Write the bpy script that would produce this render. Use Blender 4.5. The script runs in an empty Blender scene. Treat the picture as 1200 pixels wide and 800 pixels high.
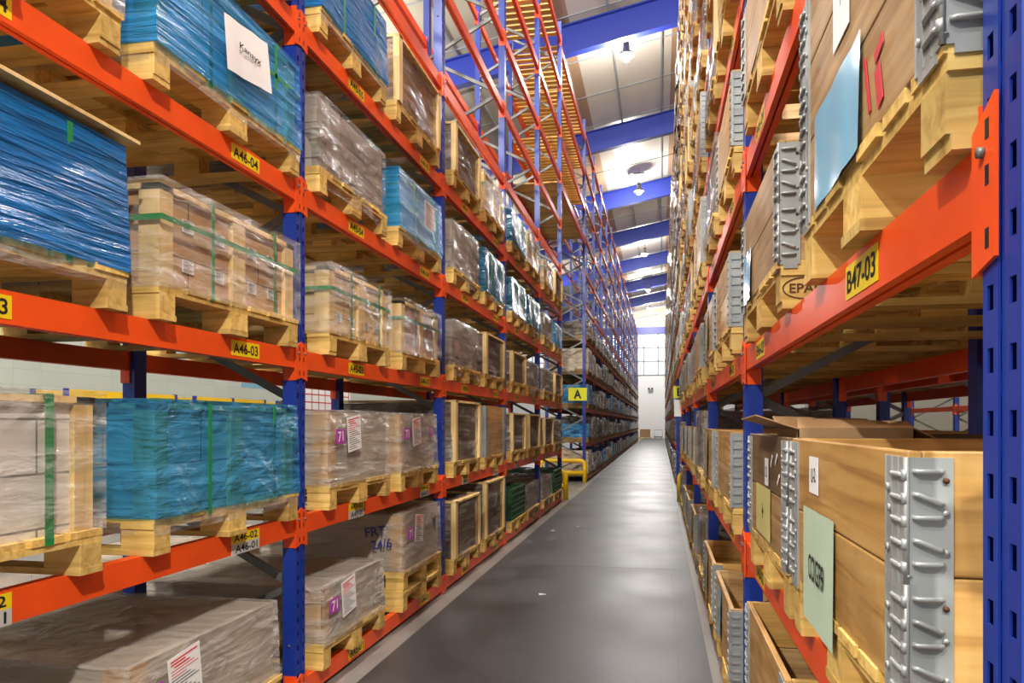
import bpy, math, random
from mathutils import Vector, noise
PI = math.pi
S = bpy.context.scene
COL = S.collection
rnd = random.Random(7)

def lin(c):
    c = c / 255.0
    return c / 12.92 if c <= 0.04045 else ((c + 0.055) / 1.055) ** 2.4
def rgb(r, g, b): return (lin(r), lin(g), lin(b), 1.0)

# ------------------------------------------------------------ camera
H = 1.515
cd = bpy.data.cameras.new('camera'); cam = bpy.data.objects.new('camera', cd); COL.objects.link(cam)
cam.location = (0, 0, H); cam.rotation_euler = (PI / 2, 0, math.radians(11.25))
cd.sensor_width = 36; cd.lens = 875 / 1200 * 36; cd.shift_y = 0.08; cd.clip_start = 0.02; cd.clip_end = 300
S.camera = cam
# ------------------------------------------------------------ world, view
w = bpy.data.worlds.new('world'); S.world = w; w.use_nodes = True
w.node_tree.nodes['Background'].inputs[0].default_value = (1.0, 0.985, 0.95, 1)
w.node_tree.nodes['Background'].inputs[1].default_value = 0.5
S.view_settings.view_transform = 'Standard'; S.view_settings.look = 'None'
S.view_settings.gamma = 1; S.view_settings.exposure = 0.0; S.view_settings.use_curve_mapping = False
S.cycles.max_bounces = 7; S.cycles.transparent_max_bounces = 18; S.cycles.diffuse_bounces = 4
S.cycles.glossy_bounces = 3
S.cycles.use_denoising = True
# lamp rows: x, list of y, z of the light source, watts; rows beyond both racks are added fill
LAMP_ROWS = [(-1.0, (-4.0, 9.2, 22.4, 35.6, 48.8, 62.0, 72.0), 12.4, (2600, 2600, 800, 800, 850, 1000, 2500)), (-8.5, (-3.0, 5.0, 18.0, 34.0, 52.0), 10.6, 1100), (5.6, (2.0, 18.0, 40.0), 12.9, 700), (3.1, (-4.5,), 9.6, 5200), (-4.6, (-4.5,), 9.6, 4200)]  # farthest aisle lamp is added to brighten the end wall

# ------------------------------------------------------------ materials
def node_mat(name):
    m = bpy.data.materials.new(name); m.use_nodes = True
    nt = m.node_tree; b = nt.nodes['Principled BSDF']
    return m, nt, b
def coords(nt, scale, rand=True):
    tc = nt.nodes.new('ShaderNodeTexCoord'); mp = nt.nodes.new('ShaderNodeMapping')
    mp.inputs['Scale'].default_value = scale
    if rand:
        oi = nt.nodes.new('ShaderNodeObjectInfo'); mu = nt.nodes.new('ShaderNodeMath'); mu.operation = 'MULTIPLY'
        mu.inputs[1].default_value = 37.0
        nt.links.new(oi.outputs['Random'], mu.inputs[0])
        va = nt.nodes.new('ShaderNodeVectorMath'); va.operation = 'ADD'
        nt.links.new(tc.outputs['Object'], va.inputs[0]); nt.links.new(mu.outputs[0], va.inputs[1])
        nt.links.new(va.outputs[0], mp.inputs[0])
    else:
        nt.links.new(tc.outputs['Object'], mp.inputs[0])
    return mp
def noise_node(nt, scale, vec_scale, detail=4, rand=True, dist=0.0):
    mp = coords(nt, vec_scale, rand); n = nt.nodes.new('ShaderNodeTexNoise')
    n.inputs['Scale'].default_value = scale; n.inputs['Detail'].default_value = detail
    n.inputs['Distortion'].default_value = dist
    nt.links.new(mp.outputs[0], n.inputs['Vector']); return n
def ramp(nt, src, stops):
    r = nt.nodes.new('ShaderNodeValToRGB')
    while len(r.color_ramp.elements) < len(stops): r.color_ramp.elements.new(0.5)
    for e, (p, c) in zip(r.color_ramp.elements, stops): e.position = p; e.color = c
    nt.links.new(src, r.inputs[0]); return r
def bump(nt, src, b, strength, dist=0.01):
    bm = nt.nodes.new('ShaderNodeBump'); bm.inputs['Strength'].default_value = strength
    bm.inputs['Distance'].default_value = dist
    nt.links.new(src, bm.inputs['Height']); nt.links.new(bm.outputs[0], b.inputs['Normal']); return bm
def plain(name, c, rough=0.5, metal=0.0, var=0.0, bumpiness=0.0):
    m, nt, b = node_mat(name); b.inputs['Roughness'].default_value = rough; b.inputs['Metallic'].default_value = metal
    b.inputs['Base Color'].default_value = c
    if var:
        n = noise_node(nt, 6, (1, 1, 1), 5)
        d = tuple(x * (1 - var) for x in c[:3]) + (1,)
        r = ramp(nt, n.outputs[0], [(0.3, d), (0.65, c)])
        nt.links.new(r.outputs[0], b.inputs['Base Color'])
        if bumpiness: bump(nt, n.outputs[0], b, bumpiness)
    return m
def wood(name, lo, mid, hi, vec, rough=0.6, dirt=0.0):
    m, nt, b = node_mat(name); b.inputs['Roughness'].default_value = rough
    n = noise_node(nt, 2.2, vec, 6, dist=0.6)
    r = ramp(nt, n.outputs[0], [(0.25, lo), (0.5, mid), (0.75, hi)])
    g = nt.nodes.new('ShaderNodeNewGeometry')
    hsv = nt.nodes.new('ShaderNodeHueSaturation')
    mr = nt.nodes.new('ShaderNodeMapRange'); mr.inputs[3].default_value = 0.68; mr.inputs[4].default_value = 1.18
    nt.links.new(g.outputs['Random Per Island'], mr.inputs[0]); nt.links.new(mr.outputs[0], hsv.inputs['Value'])
    nt.links.new(r.outputs[0], hsv.inputs['Color'])
    out = hsv.outputs[0]
    n2 = noise_node(nt, 5.0, (1, 1, 1), 3)
    r2 = ramp(nt, n2.outputs[0], [(0.3, (0.55, 0.5, 0.42, 1)), (0.52, (1, 1, 1, 1))])
    mx = nt.nodes.new('ShaderNodeMix'); mx.data_type = 'RGBA'; mx.blend_type = 'MULTIPLY'
    mx.inputs[0].default_value = 0.25 + dirt
    nt.links.new(out, mx.inputs[6]); nt.links.new(r2.outputs[0], mx.inputs[7])
    nt.links.new(mx.outputs[2], b.inputs['Base Color'])
    bump(nt, n.outputs[0], b, 0.25, 0.004)
    return m
def film(name, tint, coat, base, amp, rough=0.14, crinkle=False, strength=0.6):
    """stretch film: a mix of see-through tint and glossy plastic, streaked by tension lines"""
    m, nt, b = node_mat(name)
    b.inputs['Base Color'].default_value = coat; b.inputs['Roughness'].default_value = rough
    b.inputs['Specular IOR Level'].default_value = 0.8
    tr = nt.nodes.new('ShaderNodeBsdfTransparent'); tr.inputs[0].default_value = tint
    mx = nt.nodes.new('ShaderNodeMixShader'); out = nt.nodes['Material Output']
    n = noise_node(nt, 2.0, (1.2, 1.2, 8 if crinkle else 16), 5, dist=0.35)
    mr = nt.nodes.new('ShaderNodeMapRange'); mr.inputs[1].default_value = 0.35; mr.inputs[2].default_value = 0.7
    mr.inputs[3].default_value = base; mr.inputs[4].default_value = base + amp
    nt.links.new(n.outputs[0], mr.inputs[0]); nt.links.new(mr.outputs[0], mx.inputs[0])
    nt.links.new(tr.outputs[0], mx.inputs[1]); nt.links.new(b.outputs[0], mx.inputs[2])
    nt.links.new(mx.outputs[0], out.inputs[0])
    if crinkle:
        v = noise_node(nt, 4.5, (1, 1, 1.5), 5, dist=1.8)
        ad = nt.nodes.new('ShaderNodeMath'); ad.operation = 'ADD'
        nt.links.new(v.outputs[0], ad.inputs[0]); nt.links.new(n.outputs[0], ad.inputs[1])
        bump(nt, ad.outputs[0], b, strength, 0.09 if strength > .9 else .06)
    else:
        bump(nt, n.outputs[0], b, strength, 0.045)
    return m
def cartons(name, c1, c2, mortar, bw, bh, off=0.5):
    m, nt, b = node_mat(name); b.inputs['Roughness'].default_value = 0.7
    tc = nt.nodes.new('ShaderNodeTexCoord'); sp = nt.nodes.new('ShaderNodeSeparateXYZ'); cb = nt.nodes.new('ShaderNodeCombineXYZ')
    ad = nt.nodes.new('ShaderNodeMath'); ad.operation = 'ADD'
    nt.links.new(tc.outputs['Object'], sp.inputs[0]); nt.links.new(sp.outputs[0], ad.inputs[0]); nt.links.new(sp.outputs[1], ad.inputs[1])
    nt.links.new(ad.outputs[0], cb.inputs[0]); nt.links.new(sp.outputs[2], cb.inputs[1])
    br = nt.nodes.new('ShaderNodeTexBrick'); br.inputs['Scale'].default_value = 1.0
    br.inputs['Brick Width'].default_value = bw; br.inputs['Row Height'].default_value = bh
    br.inputs['Mortar Size'].default_value = 0.004; br.offset = off
    br.inputs['Color1'].default_value = c1; br.inputs['Color2'].default_value = c2; br.inputs['Mortar'].default_value = mortar
    nt.links.new(cb.outputs[0], br.inputs['Vector']); nt.links.new(br.outputs[0], b.inputs['Base Color'])
    return m

M = {}
M['orange'] = plain('orange_paint', rgb(243, 84, 22), 0.38, 0, 0.12)
M['orange_far'] = plain('duller_orange_paint', rgb(214, 84, 44), 0.4, 0, 0.1)  # less saturated orange for the far and rear racks
M['blue'] = plain('blue_paint', rgb(28, 56, 150), 0.36, 0, 0.12)
M['galv'] = plain('galvanised_steel', rgb(122, 124, 122), 0.5, 0.5, 0.3)
M['hinge'] = plain('zinc_hinge_plate', rgb(178, 182, 180), 0.45, 0.4, 0.35, 0.15)
M['pallet'] = wood('pallet_timber', rgb(178, 138, 64), rgb(224, 186, 102), rgb(240, 208, 130), (1.2, 14, 14), 0.7, 0.25)
M['pallet_far'] = wood('darker_pallet_timber', rgb(96, 76, 46), rgb(142, 116, 72), rgb(172, 144, 96), (1.2, 14, 14), 0.75, 0.35)  # darker, less yellow timber for the distant loads
M['pine'] = wood('pine_board', rgb(196, 158, 92), rgb(226, 194, 132), rgb(240, 212, 156), (7, 7, 1.2), 0.6)
M['ply'] = wood('timber_frame', rgb(190, 164, 116), rgb(218, 196, 150), rgb(232, 214, 176), (2, 2, 12), 0.6)
M['collar'] = wood('varnished_collar_board', rgb(156, 108, 52), rgb(204, 156, 86), rgb(222, 180, 112), (1.0, 1.0, 13), 0.42, 0.4)
M['collar_dull'] = wood('weathered_collar_board', rgb(144, 108, 64), rgb(186, 148, 98), rgb(206, 172, 122), (1.0, 1.0, 16), 0.55, 0.25)
M['collar_dark'] = wood('dark_collar_board', rgb(92, 70, 46), rgb(124, 98, 66), rgb(146, 120, 84), (1.0, 1.0, 16), 0.5, 0.3)
M['deck'] = wood('yellow_deck_board', rgb(196, 146, 64), rgb(222, 176, 88), rgb(236, 196, 112), (1.0, 10, 10), 0.6)
M['card'] = plain('cardboard', rgb(176, 140, 98), 0.75, 0, 0.15)
M['card_grey'] = plain('dusty_cardboard', rgb(186, 174, 156), 0.7, 0, 0.14)
M['card_edge'] = plain('cardboard_edge_guard', rgb(214, 172, 112), 0.6, 0, 0.15)
M['cartons_brown'] = cartons('brown_cartons', rgb(196, 158, 118), rgb(182, 142, 100), rgb(116, 84, 56), 0.36, 0.135)
M['cartons_pale'] = cartons('pale_timber_cartons', rgb(216, 188, 138), rgb(206, 176, 124), rgb(140, 112, 70), 0.5, 0.12)
M['cartons_white'] = cartons('white_cartons', rgb(226, 220, 212), rgb(214, 208, 200), rgb(130, 124, 118), 0.52, 0.17)
M['cartons_grey'] = cartons('grey_cartons', rgb(170, 160, 148), rgb(150, 140, 126), rgb(90, 82, 74), 0.42, 0.2)
M['cartons_dark'] = cartons('dark_goods', rgb(120, 100, 80), rgb(96, 82, 68), rgb(50, 42, 36), 0.3, 0.17)
M['film_clear'] = film('clear_stretch_film', (0.95, 0.94, 0.92, 1), rgb(212, 208, 202), 0.03, 0.36, 0.12, True, 0.8)
M['film_dusty'] = film('dusty_stretch_film', (0.92, 0.9, 0.88, 1), rgb(206, 200, 192), 0.16, 0.42, 0.16, True, 0.8)
M['film_silver'] = film('crumpled_stretch_film', (0.9, 0.88, 0.86, 1), rgb(176, 170, 164), 0.06, 0.6, 0.12, True, 1.0)
M['film_blue'] = film('blue_stretch_film', (0.2, 0.62, 0.94, 1), rgb(52, 152, 222), 0.24, 0.42, 0.2, False, 0.9)
M['film_turq'] = film('turquoise_stretch_film', (0.25, 0.62, 0.82, 1), rgb(72, 156, 206), 0.22, 0.4, 0.18, True, 0.7)
M['film_deep'] = film('deep_blue_stretch_film', (0.05, 0.42, 0.8, 1), rgb(22, 122, 196), 0.5, 0.35, 0.2, False, 1.0)
M['film_teal'] = film('dark_teal_stretch_film', (0.06, 0.34, 0.5, 1), rgb(34, 110, 146), 0.5, 0.35, 0.12, True, 1.0)
M['strap'] = plain('green_strap', rgb(34, 132, 72), 0.35)
M['black'] = plain('black_plastic', rgb(24, 24, 26), 0.4)
M['white'] = plain('white_paper', rgb(238, 238, 236), 0.6)
M['ink'] = plain('dark_ink', rgb(22, 24, 30), 0.6)
M['ink_blue'] = plain('blue_marker', rgb(52, 54, 120), 0.6)
M['ink_red'] = plain('red_print', rgb(206, 52, 60), 0.6)
M['ink_brown'] = plain('burnt_stamp', rgb(82, 44, 16), 0.7)
M['yellow'] = plain('yellow_label', rgb(238, 206, 20), 0.45)
M['label_grey'] = plain('worn_grey_label', rgb(198, 198, 190), 0.5, 0, 0.2)
M['sign'] = plain('yellow_green_sign', rgb(222, 222, 40), 0.4)
M['magenta'] = plain('magenta_sticker', rgb(176, 66, 170), 0.5)
M['bluepaper'] = plain('light_blue_plastic_sheet', rgb(120, 190, 222), 0.18)
M['greenpaper'] = plain('pale_green_paper', rgb(188, 208, 182), 0.6, 0, 0.06)
M['yellowpaper'] = plain('pale_yellow_paper', rgb(216, 208, 132), 0.5, 0, 0.1)
M['guard'] = plain('yellow_guard_paint', rgb(236, 190, 20), 0.35)
M['green_plastic'] = plain('green_plastic', rgb(44, 92, 52), 0.4, 0, 0.15)
M['wallwhite'] = cartons('white_panel_wall', rgb(226, 232, 218), rgb(220, 226, 212), rgb(176, 182, 168), 1.3, 0.6, 0)
M['endwall'] = plain('white_end_wall', rgb(242, 244, 246), 0.6)
M['frame_grey'] = plain('grey_window_frame', rgb(150, 154, 156), 0.5)
M['clad'] = plain('beige_cladding', rgb(176, 170, 152), 0.5)
M['roof_tan'] = plain('tan_roof_cladding', rgb(172, 138, 108), 0.5)
M['rooflight'] = plain('white_rooflight_sheet', rgb(214, 204, 190), 0.35)
M['rafter'] = plain('blue_rafter_paint', rgb(36, 52, 146), 0.45)
M['conduit'] = plain('grey_conduit', rgb(130, 130, 130), 0.5, 0.4)
m, nt, b = node_mat('lamp_glass'); b.inputs['Emission Color'].default_value = (1, 0.98, 0.94, 1); b.inputs['Emission Strength'].default_value = 60
M['lamp'] = m
m, nt, b = node_mat('lit_window_sheet'); b.inputs['Base Color'].default_value = rgb(225, 230, 235)
b.inputs['Emission Color'].default_value = (0.92, 0.96, 1, 1); b.inputs['Emission Strength'].default_value = 0.8
M['pane'] = m
# floor: dark sealed aisle, paler concrete beyond
m, nt, b = node_mat('sealed_aisle_floor')
n = noise_node(nt, 1.2, (1, 1, 1), 8, False); n3 = noise_node(nt, 160, (1, 1, 1), 2, False)
r = ramp(nt, n.outputs[0], [(0.25, rgb(48, 48, 50)), (0.8, rgb(74, 74, 76))])
r3 = ramp(nt, n3.outputs[0], [(0.35, (0.6, 0.6, 0.6, 1)), (0.7, (1.45, 1.45, 1.45, 1))])
mx = nt.nodes.new('ShaderNodeMix'); mx.data_type = 'RGBA'; mx.blend_type = 'MULTIPLY'; mx.inputs[0].default_value = 1
nt.links.new(r.outputs[0], mx.inputs[6]); nt.links.new(r3.outputs[0], mx.inputs[7]); nt.links.new(mx.outputs[2], b.inputs['Base Color'])
rr = nt.nodes.new('ShaderNodeMapRange'); rr.inputs[1].default_value = 0.3; rr.inputs[2].default_value = 0.7
rr.inputs[3].default_value = 0.3; rr.inputs[4].default_value = 0.42; b.inputs['Specular IOR Level'].default_value = 0.28
nt.links.new(n.outputs[0], rr.inputs[0]); nt.links.new(rr.outputs[0], b.inputs['Roughness']); bump(nt, n3.outputs[0], b, 0.4, 0.004)
M['aisle'] = m
m, nt, b = node_mat('concrete_floor')
n = noise_node(nt, 1.0, (1, 1, 1), 8, False)
r = ramp(nt, n.outputs[0], [(0.3, rgb(112, 110, 107)), (0.7, rgb(140, 138, 134))]); nt.links.new(r.outputs[0], b.inputs['Base Color'])
b.inputs['Roughness'].default_value = 0.3
M['concrete'] = m

# ------------------------------------------------------------ mesh builder
class MB:
    def __init__(s): s.v = []; s.f = []; s.m = []; s.smooth = []
    def add(s, vs, fs, mat=0, smooth=False):
        o = len(s.v); s.v += [tuple(v) for v in vs]
        for f in fs: s.f.append(tuple(i + o for i in f)); s.m.append(mat); s.smooth.append(smooth)
        return s
    def box(s, x0, x1, y0, y1, z0, z1, mat=0):
        if x0 > x1: x0, x1 = x1, x0
        if y0 > y1: y0, y1 = y1, y0
        vs = [(x0, y0, z0), (x1, y0, z0), (x1, y1, z0), (x0, y1, z0), (x0, y0, z1), (x1, y0, z1), (x1, y1, z1), (x0, y1, z1)]
        return s.add(vs, [(0, 3, 2, 1), (4, 5, 6, 7), (0, 1, 5, 4), (1, 2, 6, 5), (2, 3, 7, 6), (3, 0, 4, 7)], mat)
    def bar(s, a, b, wd, th, up=(0, 0, 1), mat=0):
        a = Vector(a); b = Vector(b); d = (b - a).normalized(); u = Vector(up)
        if abs(d.dot(u)) > 0.98: u = Vector((1, 0, 0))
        sd = d.cross(u).normalized(); u = sd.cross(d).normalized()
        vs = []
        for p in (a, b):
            for i, j in ((-1, -1), (1, -1), (1, 1), (-1, 1)): vs.append(p + sd * (wd / 2 * i) + u * (th / 2 * j))
        return s.add(vs, [(0, 1, 2, 3), (7, 6, 5, 4), (0, 4, 5, 1), (1, 5, 6, 2), (2, 6, 7, 3), (3, 7, 4, 0)], mat)
    def tube(s, pts, r, n=8, mat=0):
        pts = [Vector(p) for p in pts]; vs = []; fs = []
        for i, p in enumerate(pts):
            d = (pts[min(i + 1, len(pts) - 1)] - pts[max(i - 1, 0)]).normalized()
            u = Vector((0, 0, 1)) if abs(d.z) < 0.9 else Vector((1, 0, 0))
            a = d.cross(u).normalized(); b = a.cross(d).normalized()
            for k in range(n):
                t = 2 * PI * k / n; vs.append(p + a * (r * math.cos(t)) + b * (r * math.sin(t)))
        for i in range(len(pts) - 1):
            for k in range(n):
                fs.append((i * n + k, i * n + (k + 1) % n, (i + 1) * n + (k + 1) % n, (i + 1) * n + k))
        fs.append(tuple(range(n - 1, -1, -1))); fs.append(tuple((len(pts) - 1) * n + k for k in range(n)))
        return s.add(vs, fs, mat, True)
    def lathe(s, prof, c=(0, 0, 0), n=16, mat=0):
        vs = []; fs = []
        for r, z in prof:
            for k in range(n): vs.append((c[0] + r * math.cos(2 * PI * k / n), c[1] + r * math.sin(2 * PI * k / n), c[2] + z))
        for i in range(len(prof) - 1):
            for k in range(n): fs.append((i * n + k, i * n + (k + 1) % n, (i + 1) * n + (k + 1) % n, (i + 1) * n + k))
        return s.add(vs, fs, mat, True)
    def mesh(s, name, mats):
        me = bpy.data.meshes.new(name); me.from_pydata(s.v, [], s.f)
        for mt in mats: me.materials.append(M[mt] if isinstance(mt, str) else mt)
        me.polygons.foreach_set('material_index', s.m); me.polygons.foreach_set('use_smooth', s.smooth); me.update()
        return me
def obj(name, me, parent=None, loc=(0, 0, 0), rz=0.0, label=None, bevel=0):
    o = bpy.data.objects.new(name, me); COL.objects.link(o); o.location = loc; o.rotation_euler = (0, 0, rz)
    if parent: o.parent = parent
    if label: o['label'] = label
    if bevel:
        bv = o.modifiers.new('bevel', 'BEVEL'); bv.width = bevel; bv.segments = 2; bv.limit_method = 'ANGLE'
    return o
def thing(name, label, cat, loc=(0, 0, 0), rz=0.0, group=None, me=None):
    o = bpy.data.objects.new(name, me); COL.objects.link(o); o.location = loc; o.rotation_euler = (0, 0, rz)
    o['label'] = label; o['category'] = cat
    if group: o['group'] = group
    return o
def struct(name, me, loc=(0, 0, 0)):
    o = obj(name, me, None, loc); o['kind'] = 'structure'; return o
CACHE = {}
def cached(key, fn):
    if key not in CACHE: CACHE[key] = fn()
    return CACHE[key]
TXT = {}
def text_geo(body):
    if body not in TXT:
        cu = bpy.data.curves.new('lettering', 'FONT'); cu.body = body; cu.resolution_u = 3; cu.offset = 0.04 if len(body) == 1 else 0.018
        o = bpy.data.objects.new('lettering', cu); COL.objects.link(o); bpy.context.view_layer.update()
        me = bpy.data.meshes.new_from_object(o)
        vs = [v.co.copy() for v in me.vertices]; fs = [tuple(p.vertices) for p in me.polygons]
        bpy.data.objects.remove(o); bpy.data.meshes.remove(me)
        x0 = min(v.x for v in vs); x1 = max(v.x for v in vs); y0 = min(v.y for v in vs); y1 = max(v.y for v in vs)
        TXT[body] = ([((v.x - x0) / (x1 - x0) - 0.5, (v.y - y0) / (y1 - y0) - 0.5) for v in vs], fs)
    return TXT[body]
def put_text(mb, body, x, cy, cz, tw, th, mat, tilt=0.0):
    """letters facing +x, reading towards +y"""
    vs, fs = text_geo(body); c, s_ = math.cos(tilt), math.sin(tilt)
    mb.add([(x, cy + (a * tw) * c - (b * th) * s_, cz + (a * tw) * s_ + (b * th) * c) for a, b in vs], fs, mat)
def plate(mats, wd, ht, texts=(), curl=0.0, lines=()):
    """thin sheet facing +x; texts: (body, cy, cz, w, h, mat, tilt); lines: (y0,y1,z,th,mat)"""
    mb = MB()
    if curl:
        n = 10; vs = []; fs = []
        for i in range(n + 1):
            for j in range(2):
                y = -wd / 2 + wd * i / n; x = curl * (0.5 + 0.5 * math.sin(i * 1.3)) + (curl * 1.6 if j == 0 and i > 6 else 0)
                vs += [(x, y, (j - 0.5) * ht)]
        for i in range(n): fs.append((2 * i, 2 * i + 2, 2 * i + 3, 2 * i + 1))
        mb.add(vs, fs, 0, True); bx = curl * 2.7
    else:
        mb.box(0, 0.0012, -wd / 2, wd / 2, -ht / 2, ht / 2, 0); bx = 0.0012
    for (bd, cy, cz, tw, th, mt, ti) in texts: put_text(mb, bd, bx + 0.0008, cy, cz, tw, th, mt, ti)
    for (y0, y1, z, th, mt) in lines: mb.box(bx, bx + 0.0006, y0, y1, z - th / 2, z + th / 2, mt)
    return mb.mesh('label', mats)

# ------------------------------------------------------------ the setting
mb = MB(); mb.box(-24, 14, -8, 82, -0.3, 0.0, 0)
struct('floor', mb.mesh('floor', ['concrete']))
mb = MB(); mb.box(-1.74, 0.30, -8, 82, -0.01, 0.004, 0)
struct('trim_1', mb.mesh('sealed_aisle', ['aisle']))
mb = MB(); mb.box(.108, .113, -8, 82, 0.004, 0.0048, 0); mb.box(-1.5, 0.2, 19, 19.01, 0.004, 0.0048, 0); mb.box(-1.5, 0.2, 7.9, 7.91, 0.004, 0.0048, 0)
struct('trim_2', mb.mesh('floor_joint', ['black']))
XE, YE = 14, 78
def roofz(x): return 13.7 + 0.19 * x
mb = MB(); mb.box(-24.3, -24, -2, YE, 0, 9.5, 0); struct('wall_left', mb.mesh('wall_left', ['wallwhite']))
mb = MB(); mb.box(XE, XE + .3, -2, YE, 0, 17, 0); struct('wall_right', mb.mesh('wall_right', ['clad']))
# end wall: white below, gridded window band, blue beam, cladding above
mb = MB(); mb.box(-24, XE, YE, YE + .3, 0, 6.5, 0)
mb.box(-24, XE, YE, YE + .3, 11.4, 17, 1)
for k in range(8): mb.box(-24, XE, YE - .05, YE, 12.2 + k * .6, 12.25 + k * .6, 0)
struct('wall_back', mb.mesh('wall_back', ['endwall', 'clad']))
mb = MB(); mb.box(-24, XE, YE - .12, YE - .02, 10.7, 11.4, 0); struct('trim_3', mb.mesh('blue_tie_beam', ['rafter']))
wf = MB()
for z in (6.5, 7.9, 9.3, 10.7): wf.box(-24, XE, YE - .06, YE + .02, z - .06, z + .06)
for k in range(26): wf.box(-23.5 + k * 1.45, -23.38 + k * 1.45, YE - .06, YE + .02, 6.5, 10.7)
win = struct('window_1', wf.mesh('window_frame', ['frame_grey']))
mb = MB(); mb.box(-24, XE, YE + .1, YE + .14, 6.5, 10.7); o = obj('window_pane', mb.mesh('window_pane', ['pane']), win)
# roof sheets (alternate rooflight strips), purlin-like joints, rafters
mb = MB()
def roof_quad(x0, x1, y0, y1, dz, mat, t=0.05):
    a, c = roofz(x0) + dz, roofz(x1) + dz
    vs = [(x0, y0, a), (x1, y0, c), (x1, y1, c), (x0, y1, a), (x0, y0, a + t), (x1, y0, c + t), (x1, y1, c + t), (x0, y1, a + t)]
    mb.add(vs, [(0, 1, 2, 3), (7, 6, 5, 4), (0, 4, 5, 1), (1, 5, 6, 2), (2, 6, 7, 3), (3, 7, 4, 0)], mat)
roof_quad(-24, -4.6, -4, YE + .3, 0, 3); roof_quad(-4.6, -2.6, -4, YE + .3, 0, 0)
roof_quad(-2.6, 0.35, -4, YE + .3, 0, 1); roof_quad(0.35, XE + .3, -4, YE + .3, 0, 0)
for xx in [-24 + 1.5 * k for k in range(25)]: roof_quad(xx, xx + 0.06, -4, YE, -0.07, 2, 0.06)
for yy in [-3 + 2.7 * k for k in range(30)]: roof_quad(-24, XE, yy, yy + 0.05, -0.03, 2, 0.02)
struct('ceiling', mb.mesh('ceiling', ['roof_tan', 'rooflight', 'frame_grey', 'clad']))
for i in range(10):
    y = 5.6 + 8.05 * i - (1.85 if i == 1 else 0)
    mb = MB()
    for (x0, x1) in ((-24, XE),):
        for (dz0, dz1, hw) in ((-0.95, -0.92, .14), (-0.92, -0.12, .02), (-0.12, -0.08, .14)):
            a, c = roofz(x0), roofz(x1)
            vs = [(x0, y - hw, a + dz0), (x1, y - hw, c + dz0), (x1, y + hw, c + dz0), (x0, y + hw, a + dz0), (x0, y - hw, a + dz1), (x1, y - hw, c + dz1), (x1, y + hw, c + dz1), (x0, y + hw, a + dz1)]
            mb.add(vs, [(0, 3, 2, 1), (4, 5, 6, 7), (0, 1, 5, 4), (1, 2, 6, 5), (2, 3, 7, 6), (3, 0, 4, 7)], 0)
    struct('trim_%d' % (4 + i), mb.mesh('rafter', ['rafter']))
# lamps with their lights
def lamp_mesh():
    mb = MB(); mb.lathe([(0.03, 0.42), (0.09, 0.40), (0.10, 0.2), (0.11, 0.16), (0.2, 0.10), (0.24, 0.02), (0.23, 0.02), (0.1, 0.14), (0.0, 0.15)], n=18)
    return mb.mesh('reflector', ['galv'])
ordn = ['first', 'second', 'third', 'fourth', 'fifth', 'sixth', 'seventh', 'eighth', 'ninth', 'tenth', 'eleventh', 'twelfth',
        'thirteenth', 'fourteenth', 'fifteenth', 'sixteenth', 'seventeenth', 'eighteenth']
for ri, (lx, ys, lz, watts) in enumerate(LAMP_ROWS):
    for i, y in enumerate(ys):
        where = ['over the central aisle', 'added as fill beyond the left rack', 'added as fill behind the right rack', 'behind the camera on the right', 'behind the camera on the left'][ri]
        t = thing('high_bay_lamp', 'glowing high bay lamp %s, the %s from the camera' % (where, ordn[i]), 'lamp', (lx, y, lz), 0, 'high bay lamps under the roof')
        obj('reflector', cached('lamp', lamp_mesh), t)
        def bulb():
            mb = MB(); mb.lathe([(0.0, -0.14), (0.08, -0.12), (0.13, -0.04), (0.12, 0.04), (0.05, 0.12), (0, 0.12)], n=14); return mb.mesh('bulb', ['lamp'])
        bo = obj('bulb', cached('bulb', bulb), t)
        mb = MB(); top = roofz(lx) - lz; mb.tube([(0, 0, 0.4), (0, 0, top)], 0.012, 6); mb.box(-.25, .25, -.02, .02, top - 0.25, top - 0.2)
        obj('hanging_rod', mb.mesh('rod', ['conduit']), t)
        ld = bpy.data.lights.new('lamp_light', 'POINT'); ld.energy = watts[i] if isinstance(watts, tuple) else watts; ld.shadow_soft_size = 0.14; ld.color = (1, 0.965, 0.9)
        lo = bpy.data.objects.new('lamp_light', ld); COL.objects.link(lo); lo.parent = t; lo.location = (0, 0, -0.36)

# ------------------------------------------------------------ racks (local frame: front face x=0, depth to -x, run along +y)
DEPTH = 1.05
LV = [0.126 + 0.892 * k for k in range(11)]
TOP = 9.36
def post_mesh(fine, front=True, top=TOP):
    """channel post, 100 mm wide (y, centred) and 75 mm deep; slots cut in the fine front plate, black plates otherwise"""
    mb = MB(); T = 0.003
    cols = [(-.05, -.038, 0), (-.038, -.021, 1), (-.021, -.009, 0), (-.009, .009, 2), (.009, .021, 0), (.021, .038, 1), (.038, .05, 0)]
    def X(q): return -0.004 if q == 2 else 0.0
    if fine:
        p = 0.075; n = int(top / p)
        for (a, b_, q) in cols:
            if q != 1: mb.box(X(q) - T, X(q), a, b_, 0, top)
            else:
                for k in range(n):
                    z = k * p; mb.box(-T, 0, a, b_, z + 0.03, z + p)
        for y in (-.05, .05 - T):
            mb.box(-.075, -T - .0002, y, y + T, 0, top)
        mb.box(-.078, -.075, -.05, .05, 0, top)  # back plate added to close the channel so the slots stay dark
        for k in range(int(top / 0.6)):
            z = .33 + k * .6
            for sgn in (-1, 1): mb.tube([(-.04, sgn * .05, z), (-.04, sgn * .057, z)], .008, 6, 1)
    else:
        mb.box(-.075, 0, -.05, .05, 0, top)
        for k in range(int(top / 0.15)):
            for a in (-.034, .021): mb.box(-.002, .0006, a, a + .013, k * .15 + .02, k * .15 + .055, 2)  # black plates paint the dark of the slot holes
    mb.box(-.1, .02, -.05, .05, 0, .008, 1)
    return mb.mesh('post', ['blue', 'galv', 'black'])
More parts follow.
